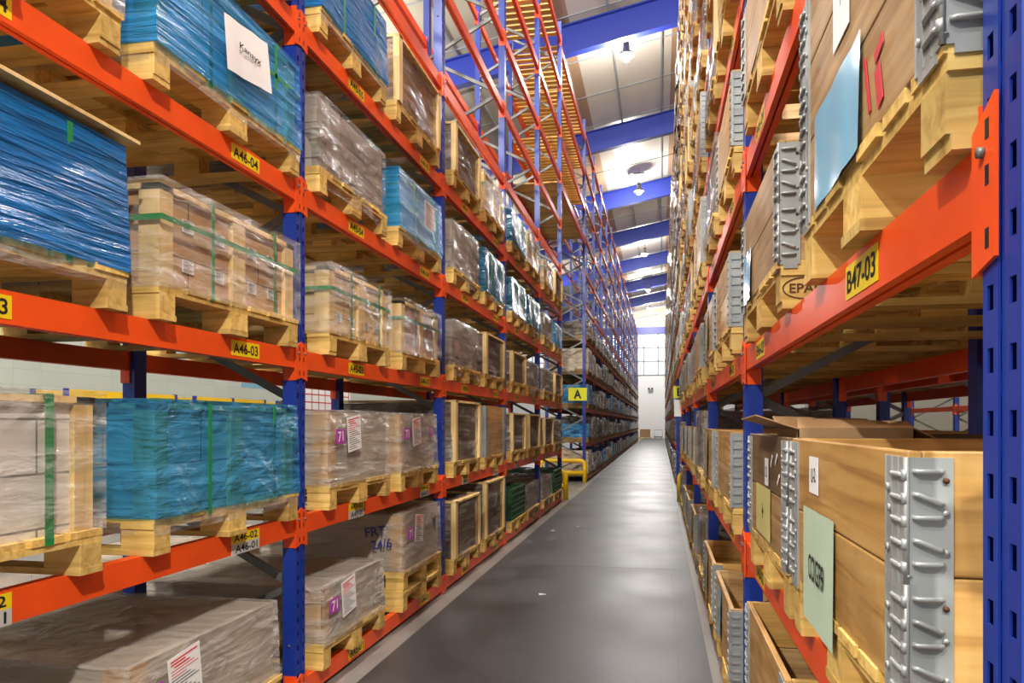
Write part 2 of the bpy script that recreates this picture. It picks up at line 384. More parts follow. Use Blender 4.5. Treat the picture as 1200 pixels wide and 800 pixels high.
def brace_mesh(top=TOP):
    mb = MB(); z = 0.64; front = True; mb.bar((-.06, 0, .2), (-DEPTH + .06, 0, .2), .03, .03)
    mb.bar((-.05, 0.02, .64), (-DEPTH + .05, 0.02, .2), .03, .035)
    while z + 0.5 < top:
        a = (-.05 if front else -DEPTH + .05); c = (-DEPTH + .05 if front else -.05)
        off = .02 if front else -.02
        mb.bar((a, off, z), (c, off, z + 0.5), .028, .04); z += 0.5; front = not front
    mb.bar((-.06, 0, z), (-DEPTH + .06, 0, z), .03, .03)
    return mb.mesh('brace', ['galv'])
def beam_mesh(mat, L=2.7, simple=False):
    """top of the beam is z=0; runs y 0.05 .. L-0.05, with end plates hooked over the posts"""
    mb = MB(); y0, y1 = 0.054, L - 0.054
    if simple:
        mb.box(-.05, -.002, y0, y1, -.1, 0)
        mb.box(-.05, .006, -.03 + .03, .06, -.17, .04); mb.box(-.05, .006, L - .06, L, -.17, .04)
        return mb.mesh('beam', [mat])
    mb.box(-.022, -.002, y0, y1, -.1, 0); mb.box(-.052, -.03, y0, y1, -.1, 0); mb.box(-.03, -.022, y0, y1, -.015, -.001)
    mb.box(-.03, -.022, y0, y1, -.1 + .03, -.1 + .034)
    for (ya, sg) in ((y0, 1), (y1, -1)):
        mb.box(-.07, .004, ya - .003 * sg, ya, -.165, .043)          # side leg against the post
        yb = ya - sg * .05                                         # front leg over the slots
        zz = [-.165, .043]
        vs = [(.001, ya + sg * .014, -.165), (.001, yb, -.15), (.001, yb, .043), (.001, ya + sg * .014, .012)]
        vs += [(.006, v[1], v[2]) for v in vs]
        fs = [(0, 1, 2, 3), (7, 6, 5, 4), (0, 4, 5, 1), (1, 5, 6, 2), (2, 6, 7, 3), (3, 7, 4, 0)]
        mb.add(vs, fs)
        for z in (-.125, -.05, .005):
            mb.box(.0055, .0066, yb + sg * .014, yb + sg * .024, z - .012, z + .012, 1)
        mb.tube([(.005, yb + sg * .03, -.02), (.013, yb + sg * .03, -.02)], .007, 8, 2)
    return mb.mesh('beam', [mat, 'black', 'galv'])
def loc_plate(body):
    if body[0] == 'A' and body.endswith('02'):      # the second shelf carries a doubled, worn label
        mb = MB()
        mb.box(0, .0012, -.12, .12, -.002, .045, 0); put_text(mb, body, .002, 0, .022, .2, .034, 1)
        mb.box(0, .0014, -.12, .12, -.052, -.002, 2); put_text(mb, body[:-1] + '1', .0022, .005, -.027, .19, .036, 1)
        return mb.mesh('label', ['yellow', 'ink', 'label_grey'])
    return plate(['yellow', 'ink'], .24, .07, [(body, 0, 0, .21, .048, 1, 0)])
def rack(name, label, x, y0, nb, sgn, dz=0.0, fine=2, levels=None, L=2.7, group='pallet racks along the aisle', mat='orange', limit=96, labels=None, top=TOP, rear_levels=None, spec=None):
    """sgn=+1: front faces +x (left rack).  sgn=-1: front faces -x; the local frame is turned by pi so bays run towards -y"""
    t = thing(name, label, 'rack', (x, y0 if sgn > 0 else y0 + nb * L, 0), 0 if sgn > 0 else PI, group)
    def by(k): return k * L if sgn > 0 else (nb - k) * L
    for k in range(nb + 1):
        f = k < fine
        key = ('post', f, round(top, 2))
        obj('upright_post', cached(key, lambda: post_mesh(f, top=top)), t, (0, by(k), 0))
        o = obj('upright_post', cached(('post', False, round(top, 2)), lambda: post_mesh(False, top=top)), t, (-DEPTH, by(k), 0), PI)
        obj('brace', cached(('brace', round(top, 2)), lambda: brace_mesh(top)), t, (0, by(k), 0))
    items = []
    for k in range(nb):
        for li, z in enumerate(LV):
            if levels and (li + 1) not in levels: continue
            items.append((k, li, 0)); 
            if not rear_levels or (li + 1) in rear_levels: items.append((k, li, 1))
    items.sort(key=lambda i: (i[0] * 1.0 + (6 if i[2] else 0)))
    rest = MB(); nrest = 0
    for n_, (k, li, rear) in enumerate(items):
        z = LV[li] + (dz if li else dz * .7); y = by(k) if sgn > 0 else by(k) - L
        if n_ < limit:
            simple = k >= fine + 1 or rear
            me = cached(('beam', simple, mat, L), lambda: beam_mesh(mat, L, simple))
            if rear: o = obj('beam', me, t, (-DEPTH, y + L, z), PI)
            else:
                o = obj('beam', me, t, (0, y, z))
                if labels:
                    for (body, q) in labels(k, li):
                        pm = cached(('loc', body), lambda: loc_plate(body))
                        obj('location_label', pm, o, (-.0015, q * L, -.05))
        else:
            nrest += 1
            if rear: rest.box(-DEPTH, -DEPTH + .05, y + .05, y + L - .05, z - .1, z)
            else:
                rest.box(-.05, -.002, y + .05, y + L - .05, z - .1, z); rest.box(-.05, .004, y, y + .06, z - .16, z + .04); rest.box(-.05, .004, y + L - .06, y + L, z - .16, z + .04)
    if nrest:
        o = obj('beam', rest.mesh('far_beams', [mat]), t); o['kind'] = 'stuff'
    return t
XL, XR = -1.9, 0.386
YL0, YR0 = 3.72 - 2.7, 0.956
def labL(k, li):
    n = li + 1
    if n > 5: return []
    a = 47 - 2 * k; return [('A%02d-%02d' % (a, n), .28), ('A%02d-%02d' % (a - 1, n), .80)]
def labR(k, li):
    n = li + 1
    if n > 6: return []
    a = 47 - 2 * k; return [('B%02d-%02d' % (a, n), .80 - .03), ('B%02d-%02d' % (a - 1, n), .21)]
NBN = 5
r1 = rack('pallet_rack', 'near left pallet rack, blue posts and orange beams, five bays of wrapped loads', XL, YL0, NBN, 1, 0, 3, labels=labL, rear_levels=(1, 2, 3, 4, 5, 6, 8, 10))
YB0 = YL0 + NBN * 2.7; YF0 = 19.3
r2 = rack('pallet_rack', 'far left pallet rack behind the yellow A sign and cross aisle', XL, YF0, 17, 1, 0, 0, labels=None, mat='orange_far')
r3 = rack('pallet_rack', 'near right pallet rack, tall blue post beside the camera, hinged timber crates', XR, YR0, NBN, -1, -.05, 2, labels=labR)
YG = YR0 + NBN * 2.7
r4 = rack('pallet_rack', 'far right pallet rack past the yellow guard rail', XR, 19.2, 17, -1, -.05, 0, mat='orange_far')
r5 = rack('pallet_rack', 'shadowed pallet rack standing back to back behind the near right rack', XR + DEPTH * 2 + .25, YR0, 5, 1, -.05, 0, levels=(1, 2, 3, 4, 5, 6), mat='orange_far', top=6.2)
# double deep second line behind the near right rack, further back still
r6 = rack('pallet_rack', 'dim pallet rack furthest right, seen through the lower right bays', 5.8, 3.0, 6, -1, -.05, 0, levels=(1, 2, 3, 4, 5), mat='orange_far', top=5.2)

# bridge over the cross aisle: beams with boarded decks
def bridge(label, x, ya, yb, sgn, zs, decks):
    t = thing('rack_bridge', label, 'rack bridge', (x, ya, 0), 0, 'rack bridges over the cross aisle'); L = yb - ya; xs = -sgn
    for z in zs:
        for rear in (0, 1):
            me = cached(('bridge', L), lambda: MB().box(-.025, .025, .0505, L - .0505, -.14, 0).mesh('bridge_beam', ['orange']))
            obj('bridge_beam', me, t, (xs * (.027 if not rear else DEPTH - .03), 0, z))
    for z, gap in decks:
        mb = MB(); y = .07
        while y < L - .2:
            mb.box(xs * (DEPTH - .01), xs * .01, y, y + .12, 0, .024); y += .12 + gap
        obj('timber_deck', mb.mesh('timber_deck', ['deck']), t, (0, 0, z + .001))
bridge('boarded timber decks on orange beams spanning the left cross aisle', XL, YB0, YF0, 1, (6.26, 7.15, 8.04, 8.93), ((6.26, .004), (7.15, .06), (8.04, .07), (8.93, .09)))
mb = MB()
for q in range(13): mb.box(-DEPTH + .01, -.01, .06 + q * .2, .18 + q * .2, 0, .024)
obj('timber_deck', mb.mesh('timber_deck', ['deck']), r1, (0, 4 * 2.7, LV[10] + .001))
for k in range(3, 11): bridge('pair of orange beams carrying loads over the right cross aisle, %s shelf' % ordn[k], XR, YG, 19.2, -1, [LV[k] - .05], ())

# ------------------------------------------------------------ pallet loads (local: front face x=0, depth to -x, centred in y)
PD = 1.2
def pallet_mesh(wd):
    mb = MB(); h = wd / 2; r_ = random.Random(int(wd * 100))
    j = lambda a: (r_.random() - .5) * a
    for (yy, bw) in ((-h, .1), (-.0725, .145), (h - .1, .1)):
        mb.box(-PD, j(.01) - .005, yy, yy + bw, 0, .022)
        for xx in (-.145, -PD / 2 - .0725, -PD):
            mb.box(xx, xx + .145 - (.004 if xx > -.2 else 0), yy + .004, yy + bw - .004 + j(.004), .022, .1)
    for xx in (-.145, -PD / 2 - .07, -PD): mb.box(xx, xx + .14, -h, h, .1, .122)
    n = 7 if wd > .9 else 5; g = wd / n
    for k in range(n):
        w_ = g * (.82 if k % 2 else .92)
        mb.box(-PD - j(.01), j(.014), -h + g * k + (0 if k == 0 else (g - w_) * (.5 if k < n - 1 else 1)), -h + g * k + (0 if k == 0 else (g - w_) * (.5 if k < n - 1 else 1)) + w_, .122, .144)
    return mb.mesh('pallet', ['pallet'])
def shell_mesh(wd, d, h, amp, seed, nseg=14, zseg=10, lean=0.0, skirt=0.0, sag=0.0, taper=0.0):
    """a loose film skin round a box: four sides and the top, puckered and bulged"""
    mb = MB(); hw = wd / 2; sg = seed * 3.7
    sides = (((0.0, -hw), (0.0, hw), (1, 0)), ((0.0, hw), (-d, hw), (0, 1)), ((-d, hw), (-d, -hw), (-1, 0)), ((-d, -hw), (0.0, -hw), (0, -1)))
    for (p, q, (nx, ny)) in sides:
        vs = []; fs = []; m_ = nseg + 1
        for i in range(zseg + 1):
            t = i / zseg; z = -skirt + (h + skirt) * t; tp = 1 - taper * t; ez = min(1, 4 * (1 - t))
            for k in range(m_):
                u = k / nseg; x = p[0] + (q[0] - p[0]) * u; y = p[1] + (q[1] - p[1]) * u
                e = min(1, 7 * u, 7 * (1 - u)) * ez
                a = (noise.noise((x * 3 + sg, y * 3, z * 3)) * amp + abs(noise.noise((x * 8, y * 8 + sg, z * 8))) * amp * .4) * e
                zz = z - (sag * (0.5 + noise.noise((x * 2.4, y * 2.4, sg))) if i == zseg else 0)
                vs.append(((x + d / 2) * tp - d / 2 + nx * a, y * tp + ny * a + lean * t, zz))
        for i in range(zseg):
            for k in range(nseg): fs.append((i * m_ + k, i * m_ + k + 1, (i + 1) * m_ + k + 1, (i + 1) * m_ + k))
        mb.add(vs, fs, 0, True)
    # top skin
    tv = []; tf = []; q = nseg
    for i in range(q + 1):
        for k in range(q + 1):
            x = -d * i / q; y = -hw + wd * k / q; tp = 1 - taper
            edge = i in (0, q) or k in (0, q)
            tv.append(((x + d / 2) * tp - d / 2, y * tp + lean, h + (0 if edge else noise.noise((x * 4 + sg, y * 4, 1.5)) * amp * 1.2) - sag * (0.5 + noise.noise((x * 2.4, y * 2.4, sg)))))
    for i in range(q):
        for k in range(q): tf.append((i * (q + 1) + k, (i + 1) * (q + 1) + k, (i + 1) * (q + 1) + k + 1, i * (q + 1) + k + 1))
    mb.add(tv, tf, 0, True)
    return mb
def ring(mb, y, wd, d, z0, z1, sw, e, mat=0):
    """vertical strap loop at y round front, top and back"""
    mb.box(e, e + .002, y, y + sw, z0, z1 + e, mat); mb.box(-d - e - .002, e + .002, y, y + sw, z1 + e, z1 + e + .002, mat); mb.box(-d - e - .002, -d - e, y, y + sw, z0, z1 + e, mat)
def hring(mb, z, wd, d, sw, e, mat=0):
    h = wd / 2
    mb.box(e, e + .002, -h - e, h + e, z, z + sw, mat); mb.box(-d - e - .002, -d - e, -h - e, h + e, z, z + sw, mat)
    mb.box(-d - e, e, h + e, h + e + .002, z, z + sw, mat); mb.box(-d - e, e, -h - e - .002, -h - e, z, z + sw, mat)
def base(root, wd):
    return obj('pallet', cached(('pallet', round(wd, 2)), lambda: pallet_mesh(wd)), root)
def boxmesh(key, x0, x1, y0, y1, z0, z1, mat):
    def f():
        mb = MB(); mb.box(x0, x1, y0, y1, z0, z1); return mb.mesh('body', [mat])
    return cached(('box', key, round(x0, 3), round(y0, 3), round(y1, 3), round(z0, 3), round(z1, 3), mat), f)
PZ = .144
def framed(root, wd, h, body, filmk, straps=True, posts='pine', amp=.012, seed=1, lid=True, sw=.022, hstrap=True, skirt=0.0, taper=0.0):
    """cartons between timber corner posts under a lid frame, strapped and film wrapped"""
    hw = wd / 2 - .02; f0 = -.02
    obj('carton_stack', boxmesh('c', f0 - .02 - 1.12, f0 - .02, -hw + .02, hw - .02, PZ, PZ + h - .02, body), root)
    def pm():
        mb = MB(); mb.box(-.09, 0, -.04, .04, 0, h - .022); return mb.mesh('post', [posts])
    if posts:
        key = ('cpost', posts, round(h, 2)); me = cached(key, pm)
        for y in (-hw + .045, hw - .045):
            for x in (f0, -1.08): obj('corner_post', me, root, (x, y, PZ))
        if wd > .9: obj('corner_post', cached(('cpostc', posts, round(h, 2)), lambda: MB().box(-.03, 0, -.05, .05, 0, h - .022).mesh('post', [posts])), root, (f0 + .002, .02, PZ))
    if lid:
        def lm():
            mb = MB()
            for y in (-hw, hw - .08): mb.box(-1.16, f0 + .004, y, y + .08, 0, .02)
            for x in (f0 + .004, -.6, -1.09): mb.box(x - .08, x, -hw, hw, -.0, .021)
            mb.box(-1.14, f0, -hw + .01, hw - .01, -.004, .002)
            return mb.mesh('lid', [posts or 'ply'])
        obj('lid_frame', cached(('lid', posts, round(wd, 2)), lm), root, (0, 0, PZ + h - .02))
    if straps:
        def sm(y):
            mb = MB(); ring(mb, y, wd, 1.18, .12, PZ + h + .003, sw, 0); return mb.mesh('strap', ['strap'])
        for y in (-.2 * wd - .0, .27 * wd): obj('strap', cached(('st', round(y, 2), round(h, 2), amp), lambda: sm(y)), root, label='green plastic strap')
        if hstrap:
            def hm():
                mb = MB(); hring(mb, PZ + h * .62, wd - .022, 1.17, sw, 0); return mb.mesh('strap', ['strap'])
            obj('strap', cached(('hst', round(wd, 2), round(h, 2), amp), hm), root, label='green plastic strap')
    key = ('shell', round(wd, 2), round(h, 2), seed, filmk, skirt, taper)
    me = cached(key, lambda: shell_mesh(wd + .004, 1.2, h + .018, amp, seed, skirt=skirt, taper=taper).mesh('stretch_wrap', [filmk]))
    obj('stretch_wrap', me, root, (.01, 0, PZ))
def sheet(root, me, y, z, x=.012, ry=0, name='paper_label', label=None):
    o = obj(name, me, root, (x, y, z), 0, label); o.rotation_euler = (ry, 0, 0); return o
def doc(wd=.2, ht=.28, col='white', red=True):
    def f():
        L_ = [(-wd * .42 + (wd * .1 if i % 5 == 2 else 0), wd * (.42 - .13 * ((i * 7) % 4)), ht * (.42 - .06 * i), ht * (.03 if i < 3 else .016), 1 if i < 6 else 2) for i in range(15)]
        return plate([col, 'ink_red' if red else 'ink', 'ink'], wd, ht, (), 0, L_)
    return cached(('doc', wd, ht, col, red), f)
def sticker71():
    return cached('s71', lambda: plate(['magenta', 'white'], .13, .085, [('71', 0, 0, .075, .06, 1, 0.06)]))
def hand(body, wd, ht, col, ink='ink', tw=.7, th=.35, tilt=0, curl=0.0):
    return cached(('hand', body, wd, ht, col, ink), lambda: plate([col, ink], wd, ht, [(body, 0, 0, wd * tw, ht * th, 1, tilt)], curl))

def k_blue(root, wd, h, v, seed):
    base(root, wd)
    framed(root, wd, h, 'cartons_white', ['film_blue', 'film_deep', 'film_teal', 'film_turq'][v % 4], True, 'pine', .02 if v else .016, seed, hstrap=(seed % 2 == 0), skirt=.005, taper=.02)
    obj('film_skirt', cached(('skirt', round(wd, 2), seed), lambda: skirt_mesh(wd, seed)), root, (0, 0, PZ), label='clear film skirt hanging over the pallet')
def skirt_mesh(wd, seed):
    m_ = shell_mesh(wd - .01, 1.18, .02, .012, seed + 5, zseg=4, skirt=.07); return m_.mesh('film_skirt', ['film_clear'])
def k_clear(root, wd, h, v, seed):
    base(root, wd); framed(root, wd, h, ['cartons_brown', 'cartons_pale', 'cartons_grey'][v % 3], 'film_clear', True, 'pine', .012, seed, skirt=.02)
    for q in (-.3, -.1, .14, .3):
        for zz in (.25, .68): sheet(root, doc(.075, .05, 'white', False), q * wd, PZ + h * zz, -.034)
def k_white(root, wd, h, v, seed):
    base(root, wd); framed(root, wd, h, 'cartons_white', 'film_clear', True, 'pine', .01, seed, hstrap=False, skirt=.0, sw=.034)
def k_grey71(root, wd, h, v, seed):
    base(root, wd); hw = wd / 2 - .03
    obj('carton_stack', boxmesh('g', -1.16, -.03, -hw, hw, PZ, PZ + h, 'card_grey'), root)
    def em():
        mb = MB(); mb.box(-.1, .0, -.004, 0, 0, h); mb.box(-.004, 0, -.004, .1, 0, h); return mb.mesh('edge', ['card_edge'])
    obj('edge_guard', cached(('edge', round(h, 2)), em), root, (-.026, -hw - .001, PZ), label='tan cardboard corner guard')
    me = cached(('gs', round(wd, 2), round(h, 2), seed), lambda: shell_mesh(wd - .02, 1.17, h + .012, .016, seed, lean=.0, taper=.02, skirt=.01).mesh('stretch_wrap', ['film_dusty']))
    obj('stretch_wrap', me, root, (0, 0, PZ))
    def fm():
        mb = shell_mesh(wd + .0, 1.2, .035, .01, seed + 9, zseg=3, skirt=.012); return mb.mesh('film_roll_edge', ['film_clear'])
    obj('film_hem', cached(('hem', round(wd, 2), seed), fm), root, (.005, 0, PZ), label='rolled clear film hem')
    sheet(root, sticker71(), -hw + .07 if v != 2 else -hw + .05, PZ + h * .66, .018, 0, 'number_sticker', 'magenta sticker reading 71')
    sheet(root, doc(.2, .21), -hw + .27, PZ + h * .7, .018, .12 if v != 1 else -.12)
    if v == 1:
        mk = cached('mk', lambda: plate_textonly('FRT', .16, .07, 'ink_blue')); o = obj('marker_writing', mk, root, (-.22, -hw - .04, PZ + h * .72), -PI / 2)
        mk = cached('mk2', lambda: plate_textonly('24/6', .16, .07, 'ink_blue')); o = obj('marker_writing', mk, root, (-.17, -hw - .04, PZ + h * .5), -PI / 2)
        mk = cached('mk3', lambda: plate_textonly('Y', .1, .12, 'ink')); obj('marker_writing', mk, root, (.02, .2, PZ + h * .65))
def plate_textonly(body, tw, th, mat):
    mb = MB(); put_text(mb, body, 0, 0, 0, tw, th, 0, .15); return mb.mesh('writing', [mat])
def k_silver(root, wd, h, v, seed):
    base(root, wd); hw = wd / 2 - .03
    obj('carton_stack', boxmesh('s', -1.14, -.035, -hw, hw, PZ, PZ + h, ['cartons_dark', 'cartons_grey', 'card'][v % 3]), root)
    me = cached(('sl', round(wd, 2), round(h, 2), seed, v == 1), lambda: shell_mesh(wd - .04, 1.16, h + .012, .05, seed, nseg=18, skirt=.02 if v != 1 else .1, sag=.0).mesh('stretch_wrap', ['film_silver']))
    obj('stretch_wrap', me, root, (-.01, 0, PZ))
    if v != 1:
        def pf():
            mb = MB()
            for y in (-hw - .012, hw - .062): mb.box(-.035, .012, y, y + .07, 0, h + .01); mb.box(-1.19, -1.14, y, y + .07, 0, h + .01)
            mb.box(-1.18, .012, -hw - .012, -hw + .06, h + .01, h + .03); mb.box(-1.18, .012, hw - .06, hw + .012, h + .01, h + .03)
            mb.box(-.06, .012, -hw, hw, h + .008, h + .028); return mb.mesh('timber_frame', ['pine'])
        obj('timber_frame', cached(('tf', round(wd, 2), round(h, 2)), pf), root, (0, 0, PZ))
def hinge_mesh(th, fine):
    """folded zinc corner hinge for one collar: two leaves, knuckle pin, raised wire ribs. corner at 0,0; front leaf runs to +y, side leaf to -x"""
    mb = MB(); z0, z1 = -.012, th - .012
    mb.box(.0, .003, -.003, .1, z0, z1); mb.box(-.06, .0, -.003, 0, z0, z1)
    if fine:
        # scalloped tongues at the lower edge
        mb.box(.0, .0032, .02, .085, z0 - .014, z0); mb.box(-.052, -.012, -.0032, 0, z0 - .012, z0)
        mb.tube([(.002, -.002, z0), (.002, -.002, z1)], .0042, 10)
        for k in range(5):
            z = .012 + k * (th - .03) / 4.6
            mb.tube([(.004, .004, z), (.0065, .012, z), (.0065, .05, z), (.004, .058, z)], .0042, 6)
            mb.tube([(-.006, -.004, z + .006), (-.012, -.008, z + .006), (-.04, -.008, z + .006 - (.012 if k % 2 else 0)), (-.046, -.004, z + .006 - (.014 if k % 2 else 0))], .004, 6)
            mb.tube([(.003, .0, z - .008), (.003, 0, z + .008)], .0062, 8)
        for (y, z) in ((.078, .03), (.078, th - .06), (.07, th * .5)): mb.lathe([(.007, 0), (.005, .003), (0, .004)], (0, 0, 0), 8); mb.tube([(.003, y, z), (.007, y, z)], .006, 8)
        for z in (.035, th * .5, th - .045): mb.tube([(-.05, -.003, z), (-.05, -.006, z)], .0045, 8, 1 if z > .1 else 0)
        for y in (.03, .06, .092): mb.box(.003, .0045, y, y + .003, z0, z1)
    else:
        for k in range(4):
            z = .01 + k * th / 4.4; mb.box(.003, .01, 0, .07, z, z + .01); mb.box(-.045, 0, -.008, -.003, z, z + .01)
        mb.box(-.006, .008, -.008, .006, z0, z1)
    return mb.mesh('hinge', ['hinge', 'ink_brown'])
TH = .183
def collar_mesh(wd, mat):
    mb = MB(); h = wd / 2; t = .02; d = 1.2
    mb.box(-t, 0, -h, h, 0, TH - .003); mb.box(-d, -d + t, -h, h, 0, TH - .003)
    mb.box(-d + t, -t, -h, -h + t, 0, TH - .003); mb.box(-d + t, -t, h - t, h, 0, TH - .003)
    return mb.mesh('collar', [mat])
def k_collar(root, wd, h, v, seed, mats=None, fine=False):
    base(root, wd); n = max(1, int(round(h / TH)))
    for k in range(n):
        mt = mats[k] if mats else ['collar', 'collar_dull', 'collar_dull'][(v + k) % 3]
        c = obj('pallet_collar', cached(('col', round(wd, 2), mt), lambda: collar_mesh(wd, mt)), root, (0, 0, PZ + k * TH), bevel=.003 if fine else 0)
        hm = cached(('hinge', fine), lambda: hinge_mesh(TH, fine))
        hw = wd / 2
        obj('hinge', hm, c, (.0, -hw, 0)); o = obj('hinge', hm, c, (.0, hw, 0)); o.scale = (1, -1, 1)
        if fine:
            o = obj('hinge', hm, c, (-1.2, -hw, 0)); o.scale = (-1, 1, 1); o = obj('hinge', hm, c, (-1.2, hw, 0)); o.scale = (-1, -1, 1)
def k_green(root, wd, h, v, seed):
    base(root, wd)
    def f():
        mb = MB(); hw = .3
        for y in (-hw, hw - .02): mb.box(-.5, 0, y, y + .02, 0, .2)
        for x in (-.02, -.5): mb.box(x, x + .02, -hw + .02, hw - .02, 0, .2)
        mb.box(-.48, -.02, -hw + .02, hw - .02, 0, .01)
        for z in (.02, .1, .175): mb.box(0, .012, -hw, hw, z, z + .02); mb.box(-.5, 0, -hw - .012, -hw, z, z + .02)
        for k in range(5): mb.box(0, .01, -hw + k * .145, -hw + k * .145 + .02, 0, .2)
        return mb.mesh('plastic_crate', ['green_plastic'])
    me = cached('greencrate', f)
    s_ = wd / 1.25
    for k in range(max(1, int(h / .2))):
        for sy in (-.31, .31):
            for x in (-.02, -.58):
                o = obj('plastic_crate', me, root, (x, sy * s_, PZ + k * .202)); o.scale = (1, s_, 1)
KIND = {'blue': k_blue, 'clear': k_clear, 'white': k_white, 'grey71': k_grey71, 'silver': k_silver, 'collar': k_collar, 'green': k_green}
NAME = {'blue': 'blue_wrapped_load', 'clear': 'clear_wrapped_load', 'white': 'clear_wrapped_load', 'grey71': 'numbered_wrapped_load', 'silver': 'crumpled_wrapped_load', 'collar': 'collar_crate', 'green': 'plastic_crate_load'}
LOOK = {'blue': 'blue film-wrapped load', 'clear': 'clear film-wrapped cartons', 'white': 'white cartons in clear film', 'grey71': 'grey-brown film-wrapped load', 'silver': 'crumpled silvery film-wrapped load', 'collar': 'timber crate with zinc hinges', 'green': 'green plastic crates'}
CAT = 'pallet load'
seedc = [0]
ZL = lambda n: LV[n - 1]
ZR = lambda n: LV[n - 1] - (.05 if n > 1 else .035)
def load(kind, side, y0, y1, n, h, v=0, label=None, seed=None, x=None, z=None, **kw):
    """y0..y1: extent along the aisle; side 'L'/'R'; n: shelf level"""
    wd = round(y1 - y0, 2); seedc[0] += 1; sd = seed if seed is not None else seedc[0] % 5
    if side == 'L': X, rz, Z = (XL + .05 if x is None else x), 0, ZL(n)
    else: X, rz, Z = (XR - .036 if x is None else x), PI, ZR(n)
    if z is not None: Z = z
    t = thing(NAME[kind], label, CAT, (X, (y0 + y1) / 2, Z), rz, 'pallet loads in the %s racks' % ('left' if side == 'L' else 'right'))
    KIND[kind](t, wd, h, v, sd, **kw)
    return t
SH = {1: 'bottom', 2: 'second', 3: 'third', 4: 'fourth', 5: 'fifth', 6: 'sixth', 7: 'seventh', 8: 'eighth', 9: 'ninth', 10: 'tenth', 11: 'top'}

# --- near left rack, named loads
Y = lambda b, q: YL0 + 2.7 * b + q
load('white', 'L', 1.14, 2.21, 2, .44, 0, 'white cartons on pallet, green strap and timber end, leftmost of its shelf', 1)
t = load('blue', 'L', 2.47, 3.60, 2, .43, 3, 'turquoise film-wrapped load with clear skirt, above label A46-01', 3)
load('blue', 'L', 1.12, 2.33, 3, .42, 1, 'deep blue film-wrapped load with loose timber lid, left of strapped crate', 3)
tl = MB(); tl.box(-1.2, .02, -.62, .62, 0, .012)
tb = load('clear', 'L', 2.50, 3.60, 3, .38, 0, 'clear-wrapped brown cartons with green straps above label A46-03', 1)
lo = thing('loose_board', 'loose thin timber board lying over the deep blue load', 'board', (XL + .06, 1.75, LV[2] + .144 + .46), 0, None, tl.mesh('board', ['pine']))
lo.rotation_euler = (0, 0, .02)
load('clear', 'L', 1.30, 2.30, 4, .42, 2, 'film-wrapped cartons above the A46-04 beam, left of blue load', 2)
t = load('blue', 'L', 2.47, 3.62, 4, .42, 0, 'bright blue wrapped load with white paper above label A46-04', 4)
sheet(t, hand('Kanayx', .36, .23, 'white', 'ink', .5, .16, -.1, .005), .03, PZ + .23, .022, .12)
load('clear', 'L', 1.10, 2.3, 5, .4, 1, 'wrapped cartons at the very top left corner of the photo', 1)
load('silver', 'L', 2.5, 3.55, 5, .4, 2, 'silvery wrapped load above the bright blue load with paper', 2)
# floor level near left
load('grey71', 'L', 1.2, 2.22, 1, .30, 2, 'low brown film-wrapped load in the bottom left corner', 2)
t = load('grey71', 'L', 2.33, 3.42, 1, .36, 0, 'low brown film-wrapped load with white document, left of blue post', 3)
# bay 0
load('grey71', 'L', 3.90, 4.86, 1, .31, 0, 'low slumped grey film load numbered 71 just right of blue post', 4)
def extra_pallet(y0, y1, n, label):
    t = thing('spare_pallet', label, 'pallet', (XL + .05, (y0 + y1) / 2, ZL(n)), 0); base(t, round(y1 - y0, 2)); return t
extra_pallet(5.22, 6.2, 1, 'bare timber pallet underneath the tall grey load numbered 71')
load('grey71', 'L', 5.23, 6.2, 1, .42, 1, 'tall grey load numbered 71 with blue marker writing on two pallets', 1, z=LV[0] + .1445)
load('grey71', 'L', 3.98, 4.96, 2, .42, 0, 'grey film-wrapped load numbered 71 beside turquoise wrapped load', 2)
t = load('grey71', 'L', 5.17, 6.1, 2, .42, 2, 'grey film-wrapped load with two magenta 71 stickers on second shelf', 3)
o = sheet(t, sticker71(), .2, PZ + .29, .018, 0, 'number_sticker', 'small magenta sticker reading 71'); o.scale = (1, .7, .8)
load('clear', 'L', 3.98, 4.95, 3, .37, 1, 'pale timber load with green straps above label A45-03', 3)
load('clear', 'L', 5.2, 6.16, 3, .37, 0, 'clear-wrapped carton load above label A44-03', 2)
load('silver', 'L', 3.85, 4.9, 4, .41, 1, 'shiny clear-wrapped load above label A45-04', 2)
t = load('blue', 'L', 5.12, 6.2, 4, .41, 0, 'blue film-wrapped load with white paper above label A44-04', 1)
sheet(t, doc(.26, .2, 'white', False), .12, PZ + .24, .022)
load('blue', 'L', 3.86, 4.88, 5, .42, 1, 'blue film-wrapped load above label A45-05', 3)
t = load('silver', 'L', 5.08, 6.15, 5, .45, 2, 'silvery wrapped cardboard load above label A44-05', 4)
bays = {1: {1: [('silver', 0, .50), ('silver', 0, .58)], 2: [('silver', 0, .54), ('collar', 1, .55)], 3: [('silver', 1, .42), ('silver', 0, .42)], 4: [('silver', 1, .45), ('blue', 2, .45)], 5: [('silver', 0, .42), ('clear', 1, .42)]},
        2: {1: [('green', 0, .42), ('silver', 1, .36)], 2: [('silver', 0, .46), ('silver', 0, .46)], 3: [('silver', 0, .36), ('silver', 1, .36)], 4: [('blue', 2, .42), ('blue', 2, .4)], 5: [('blue', 2, .4), ('clear', 1, .42)]},
        3: {1: [('silver', 1, .36), ('green', 0, .42)], 2: [('silver', 0, .42), ('silver', 1, .42)], 3: [('silver', 1, .36), ('silver', 0, .34)], 4: [('silver', 1, .36), ('blue', 0, .36)], 5: [('clear', 1, .36), ('silver', 0, .4)]}}
for b_, lv in bays.items():
    for n, two in lv.items():
        for i, (kd, v, h) in enumerate(two):
            o0 = .17 + 1.23 * i
            load(kd, 'L', Y(b_ + 1, o0), Y(b_ + 1, o0 + 1.02), n, h, v, '%s, %s slot, %s bay from camera, %s shelf, near left rack' % (LOOK[kd], ['nearer', 'farther'][i], ordn[b_ + 1], SH[n]))
